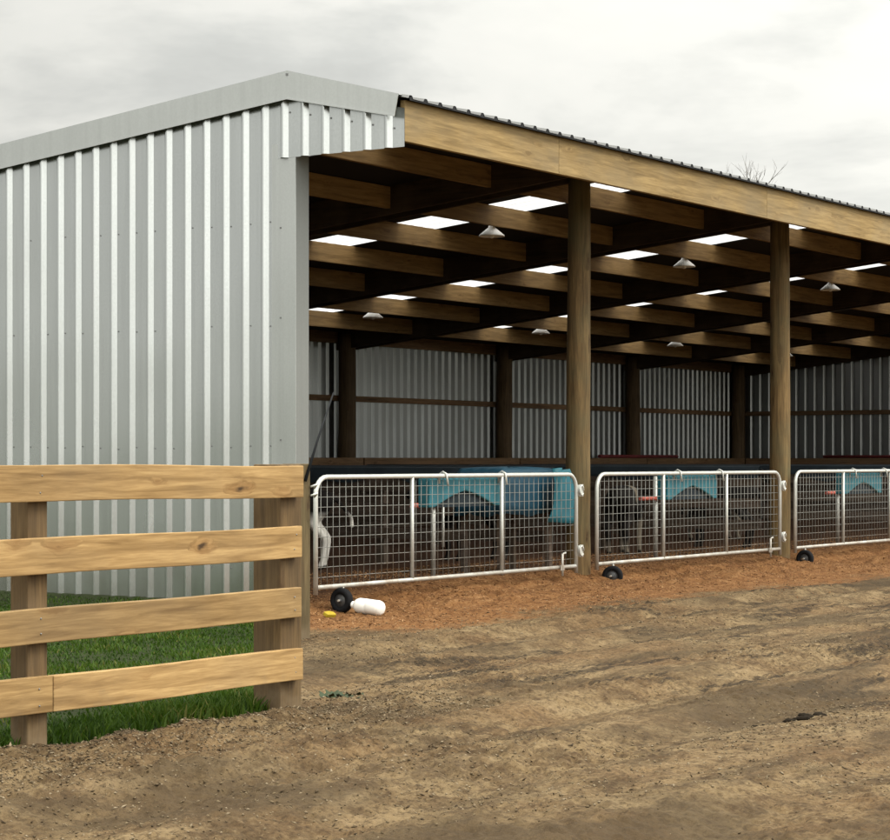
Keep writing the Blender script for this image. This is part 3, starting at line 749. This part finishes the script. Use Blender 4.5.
# ------------------------------------------------------------------ calves
def make_calf_mesh(name, head=(0,0), tailpts=None):
    V, E, Rd = [], [], []
    def chain(start, pts):
        p = start
        for (co, r) in pts:
            V.append(co); Rd.append(r); E.append((p, len(V)-1)); p = len(V)-1
        return p
    V.append((-.28,0,.665)); Rd.append((.125,.135))
    rump = chain(0, [((-.40,0,.67), (.10,.105))])
    mid = chain(0, [((-.02,0,.63), (.15,.165))]); chest = chain(mid, [((.26,0,.64), (.125,.16))])
    hx, hzz = head
    nk = chain(chest, [((.40,0,.73+hzz*.4), (.085,.105)), ((.53+hx*.5,0,.84+hzz*.7), (.065,.08)), ((.62+hx,0,.91+hzz), (.068,.07))])
    chain(nk, [((.70+hx,0,.87+hzz), (.06,.066)), ((.79+hx,0,.80+hzz), (.045,.05)), ((.85+hx,0,.76+hzz), (.045,.042))])
    for s in (-1, 1):
        chain(nk, [((.60+hx,s*.07,.945+hzz), (.02,.022)), ((.575+hx,s*.13,.945+hzz), (.012,.035)), ((.56+hx,s*.185,.925+hzz), (.008,.02))])
        chain(chest, [((.27,s*.085,.52), (.062,.08)), ((.245,s*.10,.43), (.045,.052)), ((.265,s*.10,.25), (.033,.035)), ((.255,s*.10,.09), (.023,.024)), ((.275,s*.10,.045), (.028,.028)), ((.285,s*.10,.0), (.032,.034))])
        chain(0, [((-.30,s*.085,.55), (.08,.11)), ((-.235,s*.10,.45), (.055,.075)), ((-.375,s*.10,.30), (.033,.04)), ((-.345,s*.10,.09), (.023,.025)), ((-.325,s*.10,.045), (.028,.028)), ((-.315,s*.10,.0), (.032,.034))])
    tp = tailpts or [(-.47,0,.66), (-.50,.01,.55), (-.505,.02,.42), (-.51,.02,.34)]
    chain(rump, [(p, (r, r)) for p, r in zip(tp, (.024,.017,.016,.022))])
    me = bpy.data.meshes.new(name); me.from_pydata(V, E, [])
    ob = bpy.data.objects.new(name+'_rig', me); COL.objects.link(ob)
    sk = ob.modifiers.new('skin', 'SKIN'); sk.use_smooth_shade = True
    for v, r in zip(me.skin_vertices[0].data, Rd): v.radius = r
    me.skin_vertices[0].data[0].use_root = True
    sb = ob.modifiers.new('sub', 'SUBSURF'); sb.levels = 2; sb.render_levels = 2
    dg = bpy.context.evaluated_depsgraph_get(); res = bpy.data.meshes.new_from_object(ob.evaluated_get(dg))
    bpy.data.objects.remove(ob); res.name = name
    for p in res.polygons: p.use_smooth = True
    return res
def calf(x, y, rot, label, mat, head=(0,0), tail=None, sc=1.):
    t = thing('calf', (x, y, hz(x, y)-.005), label, 'calf', 'calves in the pens'); t.rotation_euler.z = R(rot); t.scale = (sc,)*3
    me = make_calf_mesh('calf_body', head, tail); me.materials.append(mat)
    b = bpy.data.objects.new('body', me); COL.objects.link(b); b.parent = t
    hx, hzz = head
    for s in (-1, 1):
        w = MB(); w.lathe([(.001,-.014),(.01,-.01),(.014,0),(.01,.01),(.001,.014)], 10, Matrix.Translation((.70+hx, s*.058, .895+hzz)))
        e = w.build('eye', M['tyre']); e.parent = t
    return t
H1 = hide('black_white_hide', 1., .40, .50); H2 = hide('dark_hide', 4., .28, .0, (.035,.028,.022)); H3 = hide('patched_hide', 7., .40, .12, (.15,.13,.10))
calf(16.70, 12.80, 118, 'black calf with white hind legs swinging its tail, behind the gate by the steel corner', H1, (0,0), [(-.46,.0,.68), (-.52,-.03,.60), (-.60,-.06,.50), (-.605,-.06,.40)])
calf(21.7, 11.9, 15, 'dark calf with pale patches standing behind the right end of the middle gate', H3, (-.04,-.25))
calf(19.2, 12.3, 160, 'dark calf standing behind the left end of the middle gate', H2, (0,-.1))
calf(23.9, 11.8, 100, 'dark calf standing behind the left end of the far gate', H2, (0,-.2))
calf(25.8, 12.8, -30, 'patched calf standing behind the feeder of the far gate', H3)

# ------------------------------------------------------------------ timber rail fence
FY, FX1 = 6.38, 8.40
fence = thing('rail_fence', (FX1, FY, 0), 'new pine rail fence with four wide boards in front of the grey end wall', 'fence')
rails = [(1.055, 1.182), (.755, .895), (.46, .597), (.168, .307)]
def postbox(x0, x1, y0, y1, z1, mat, par, name='post'):
    w = MB(); w.box(x0, x1, y0, y1, -.35, z1); return w.build(name, mat, par, .006)
zs = [(1.176, 1.026), (.887, .738), (.592, .450), (.305, .156)]
for i, (zt, zb) in enumerate(zs):
    dz = random.uniform(-.003, .003)
    splits = [(2.2, 6.69 if i == 3 else 6.60), (6.695 if i == 3 else 6.605, FX1-.012+random.uniform(-.006,.006))] if i in (3,) else [(2.2, FX1-.012+random.uniform(-.006,.004))]
    for a, b in splits:
        w = MB(); m = 24
        vs = []
        for k in range(m+1):
            x = a+(b-a)*k/m; wv = .004*math.sin(x*1.3+i*2)+.003*math.sin(x*3.7+i)
            for yy in (FY-.04, FY): 
                for z in (zb, zt): vs.append((x, yy+wv*.6-wv*.6*(yy == FY)*0, z+wv+dz))
        fs = []
        for k in range(m):
            q = k*4; fs += [(q, q+4, q+5, q+1), (q+2, q+3, q+7, q+6), (q+1, q+5, q+7, q+3), (q, q+2, q+6, q+4)]
        fs += [(0,1,3,2), (m*4, m*4+2, m*4+3, m*4+1)]
        w.add(vs, fs); w.build('rail', M['rail_wood'], fence, .004)
postbox(6.585, 6.70, FY+.003, FY+.103, 1.10, M['post_wood'], fence)
postbox(4.5, 4.61, FY+.003, FY+.103, 1.10, M['post_wood'], fence)
postbox(FX1-.13, FX1+.035, FY+.003, FY+.168, 1.18, M['post_wood'], fence, 'corner_post')
w = MB()
for zt, zb in zs:
    for x in (6.615, FX1-.07):
        for z in (zt-.04, zb+.04): w.lathe([(.0001,-.0415),(.0035,-.0412),(.0035,-.038)], 8, Matrix.Translation((x+random.uniform(-.01,.01), FY, z)) @ Matrix.Rotation(R(-90), 4, 'X'))
vsn = w.v; w.build('nails', M['screw'], fence)

# short gate post behind the fence with a slanting black bar
pt = thing('wooden_post', (11.83, 9.02, 0), 'short weathered wooden post with a black slanting bar, right behind the fence corner', 'post')
w = MB(); w.box(11.75, 11.91, 8.94, 9.06, -.3, 1.175); w.build('post', M['old_post'], pt, .006)
w = MB(); w.tube([(11.84, 8.93, 1.06), (11.97, 8.93, 1.32), (12.16, 8.93, 1.66)], [.011,.008,.005], 8); w.build('bar', M['black_metal'], pt)
w = MB()
for z in (1.02, .96): w.tube([(11.90, 8.93, z), (11.935, 8.90, z+.015), (11.94, 8.93, z-.01)], .008, 6)
w.build('staples', M['gate'], pt)

# ------------------------------------------------------------------ small things by the gates
jx, jy = 13.95, 9.90
jz = hz(jx, jy)+.055
Mj = Matrix.Translation((jx, jy, jz)) @ Matrix.Rotation(R(-98), 4, 'Z') @ Matrix.Rotation(R(93), 4, 'Y') @ Matrix.Scale(.9, 4)
jug = thing('plastic_drum', (jx, jy, jz-.06), 'white plastic drum lying on its side next to the gate wheel', 'drum')
w = MB(); w.lathe([(.001,.15),(.04,.148),(.058,.135),(.066,.11),(.067,.0),(.064,-.005),(.067,-.01),(.067,-.11),(.058,-.14),(.03,-.155),(.028,-.175),(.001,-.175)], 28, Mj); w.build('body', M['white_plastic'], jug)
w = MB(); w.lathe([(.001,-.20),(.031,-.198),(.032,-.176),(.001,-.1755)], 16, Mj); w.build('cap', M['enamel'], jug)
yx, yy = 13.58, 10.02
w = MB(); Mt = Matrix.Translation((yx, yy, hz(yx, yy)+.02)) @ Matrix.Rotation(.5, 4, 'X')
w.prism([(-.05,-.02),(.05,-.03),(.06,.01),(.02,.03),(-.05,.025)], lambda a, b, t: Mt @ Vector((a, b, t)), 0, .03); tag(w.build('plastic_tag', M['yellow'], bevel=.006, origin=(yx, yy, hz(yx, yy))), 'yellow plastic scrap lying left of the first gate wheel', 'tag')

def clump(x, y, s, n, label, name, mat, cat, flat=.45):
    w = MB()
    for k in range(n):
        a = random.uniform(0, 6.28); d = s*math.sqrt(random.random())
        px, py = x+d*1.5*math.cos(a), y+d*.9*math.sin(a); r = s*random.uniform(.16, .4); pz = hz(px, py)
        pr = [(.001,-.3*r),(r*.8,-.1*r),(r,.15*r*flat),(r*.7,.8*r*flat),(.001,r*flat)]
        b = len(w.v); w.lathe(pr, 9, Matrix.Translation((px, py, pz)))
        for i in range(b, len(w.v)):
            v = w.v[i]; j = random.uniform(.75, 1.25); w.v[i] = (px+(v[0]-px)*j, py+(v[1]-py)*j, v[2]+random.uniform(-.12,.12)*r)
    return tag(w.build(name, mat, origin=(x, y, hz(x, y))), label, cat)
clump(9.47, 4.24, .085, 22, 'larger dark clump of dung on the open dirt', 'dung_clump', M['dung'], 'dung')
clump(9.1, 4.3, .03, 6, 'small dark crumb of dung left of the larger clump', 'dung_clump', M['dung'], 'dung')
clump(9.18, 4.1, .03, 7, 'small dark crumb of dung just in front of the larger clump', 'dung_clump', M['dung'], 'dung')
w = MB()
for k in range(46):
    a = random.uniform(0, 6.28); d = .1*math.sqrt(random.random()); px, py = 9.05+d*1.3*math.cos(a), 6.6+d*math.sin(a); pz = hz(px, py)
    l = random.uniform(.03,.07); b = random.uniform(0, 6.28); u = Vector((math.cos(b), math.sin(b), random.uniform(.1,.9))).normalized(); s = u.cross(Vector((0,0,1))).normalized()*l*.28
    p = Vector((px, py, pz)); w.add([p, p+u*l*.5+s, p+u*l, p+u*l*.5-s], [(0,1,2,3)])
tag(w.build('weed', M['weed'], origin=(9.05, 6.6, hz(9.05, 6.6))), 'tiny dark green weed in the dirt right of the fence corner', 'weed')

# ------------------------------------------------------------------ bare tree behind the shed
tb = Vector((54.95, 26.25, 0))
tree = thing('bare_tree', tb, 'leafless tree whose twig tips show above the shed roof', 'tree')
w = MB(); w.tube([tb+Vector((0,0,-.3)), tb+Vector((.05,.02,2.2)), tb+Vector((.0,.1,3.9)), tb+Vector((.08,.05,5.6)), tb+Vector((.05,.03,7.3))], [.26,.2,.15,.11,.045], 10); w.build('trunk', M['bark'], tree)
br = MB(); rt = random.Random(5)
def grow(p, d, l, r, depth):
    n = 4; pts = [p]; q = p.copy(); dd = d.copy()
    for i in range(n):
        dd = (dd + Vector((rt.uniform(-.16,.16), rt.uniform(-.16,.16), rt.uniform(-.05,.10)))).normalized(); q = q + dd*l/n; pts.append(q.copy())
    br.tube(pts, [r*(1-.55*i/n) for i in range(n+1)], 5 if depth < 2 else 4)
    if depth < 4 and r > .005:
        for k in range(rt.choice((2,3,3))):
            i = rt.randint(2, n); nd = (dd + Vector((rt.uniform(-.75,.75), rt.uniform(-.75,.75), rt.uniform(-.1,.4)))).normalized()
            grow(pts[i], nd, l*rt.uniform(.55,.75), r*.5, depth+1)
for k in range(10):
    z = 2.9+k*.26; a = k*2.4; grow(tb+Vector((.04,.05,z)), Vector((math.cos(a)*.75, math.sin(a)*.75, 1.0)).normalized(), 1.5, .06, 1)
grow(tb+Vector((.08,.05,5.0)), Vector((.05,.0,1)).normalized(), 1.8, .1, 0)
for k in range(6):
    a = k*2.1; grow(tb+Vector((.06,.04,6.85+.07*k)), Vector((math.cos(a)*.45, math.sin(a)*.45, 1.0)).normalized(), 1.02+.06*(k % 3), .028, 1)
br.build('branches', M['bark'], tree)

# ------------------------------------------------------------------ light: overcast sky and one soft sun
SUN_EL, to_sun = 50, Vector((.30, -1, 0)).normalized()
world = bpy.data.worlds.new('World'); scene.world = world; world.use_nodes = True
nt = world.node_tree; nt.nodes.clear(); g = G(nt)
out = g.n('ShaderNodeOutputWorld'); bg = g.n('ShaderNodeBackground'); bg.inputs[1].default_value = .10
sky = g.n('ShaderNodeTexSky', sky_type='NISHITA'); sky.sun_disc = False
sky.sun_elevation = R(SUN_EL); sky.sun_rotation = math.atan2(to_sun.x, to_sun.y); sky.dust_density = 3
tc = g.n('ShaderNodeTexCoord')
mp = g.n('ShaderNodeMapping'); mp.inputs['Scale'].default_value = (1.0,1.0,2.6); mp.inputs['Location'].default_value = (.35,.1,.0); g.l(tc.outputs['Generated'], mp.inputs[0])
c1 = g.noise(mp.outputs[0], 4.2, 6, .55, .3); c2 = g.noise(mp.outputs[0], 11, 5, .55, .4)
cl = g.mix(.14, c1, c2)
cc = g.ramp(cl, [(.36, (.64,.645,.61)), (.46, (.79,.795,.75)), (.55, (1.0,.992,.925)), (.66, (1.08,1.06,.985))])
# overcast sky brightened overhead and towards the front, shaped to light purlins and wall ribs
d = g.sep(tc.outputs['Generated'])
lum = g.math('MULTIPLY_ADD', g.math('POWER', g.math('MAXIMUM', d[2], 0.), 2.), 46., 11.4)
lum = g.math('MULTIPLY', lum, g.math('MULTIPLY_ADD', d[1], -.62, 1.08))
over = g.n('ShaderNodeVectorMath', operation='SCALE'); g.l(cc, over.inputs[0]); g.l(lum, over.inputs['Scale'])
mixn = g.mix(.95, sky.outputs[0], over.outputs[0])
g.l(mixn, bg.inputs[0]); g.l(bg.outputs[0], out.inputs[0])
sl = bpy.data.lights.new('sun', 'SUN'); sl.energy = 1.3; sl.angle = R(18); sl.color = (1,.93,.82)
so = bpy.data.objects.new('sun', sl); COL.objects.link(so)
sd = Vector((to_sun.x*math.cos(R(SUN_EL)), to_sun.y*math.cos(R(SUN_EL)), math.sin(R(SUN_EL))))
so.rotation_euler = sd.to_track_quat('Z', 'Y').to_euler(); so.location = (5, -5, 20)

# ------------------------------------------------------------------ camera
cam = bpy.data.cameras.new('camera'); co = bpy.data.objects.new('camera', cam); COL.objects.link(co)
cam.sensor_width = 36; cam.lens = 36*2206/890; cam.shift_y = 40/890; cam.clip_end = 8000; cam.clip_start = .1
th = R(33.4); co.location = (0, 0, 1.2)
co.rotation_euler = Vector((math.cos(th), math.sin(th), 0)).to_track_quat('-Z', 'Y').to_euler()
scene.camera = co
scene.render.engine = 'CYCLES'
vs = scene.view_settings; vs.view_transform = 'Standard'; vs.look = 'None'; vs.exposure = 0; vs.gamma = 1; vs.use_curve_mapping = False
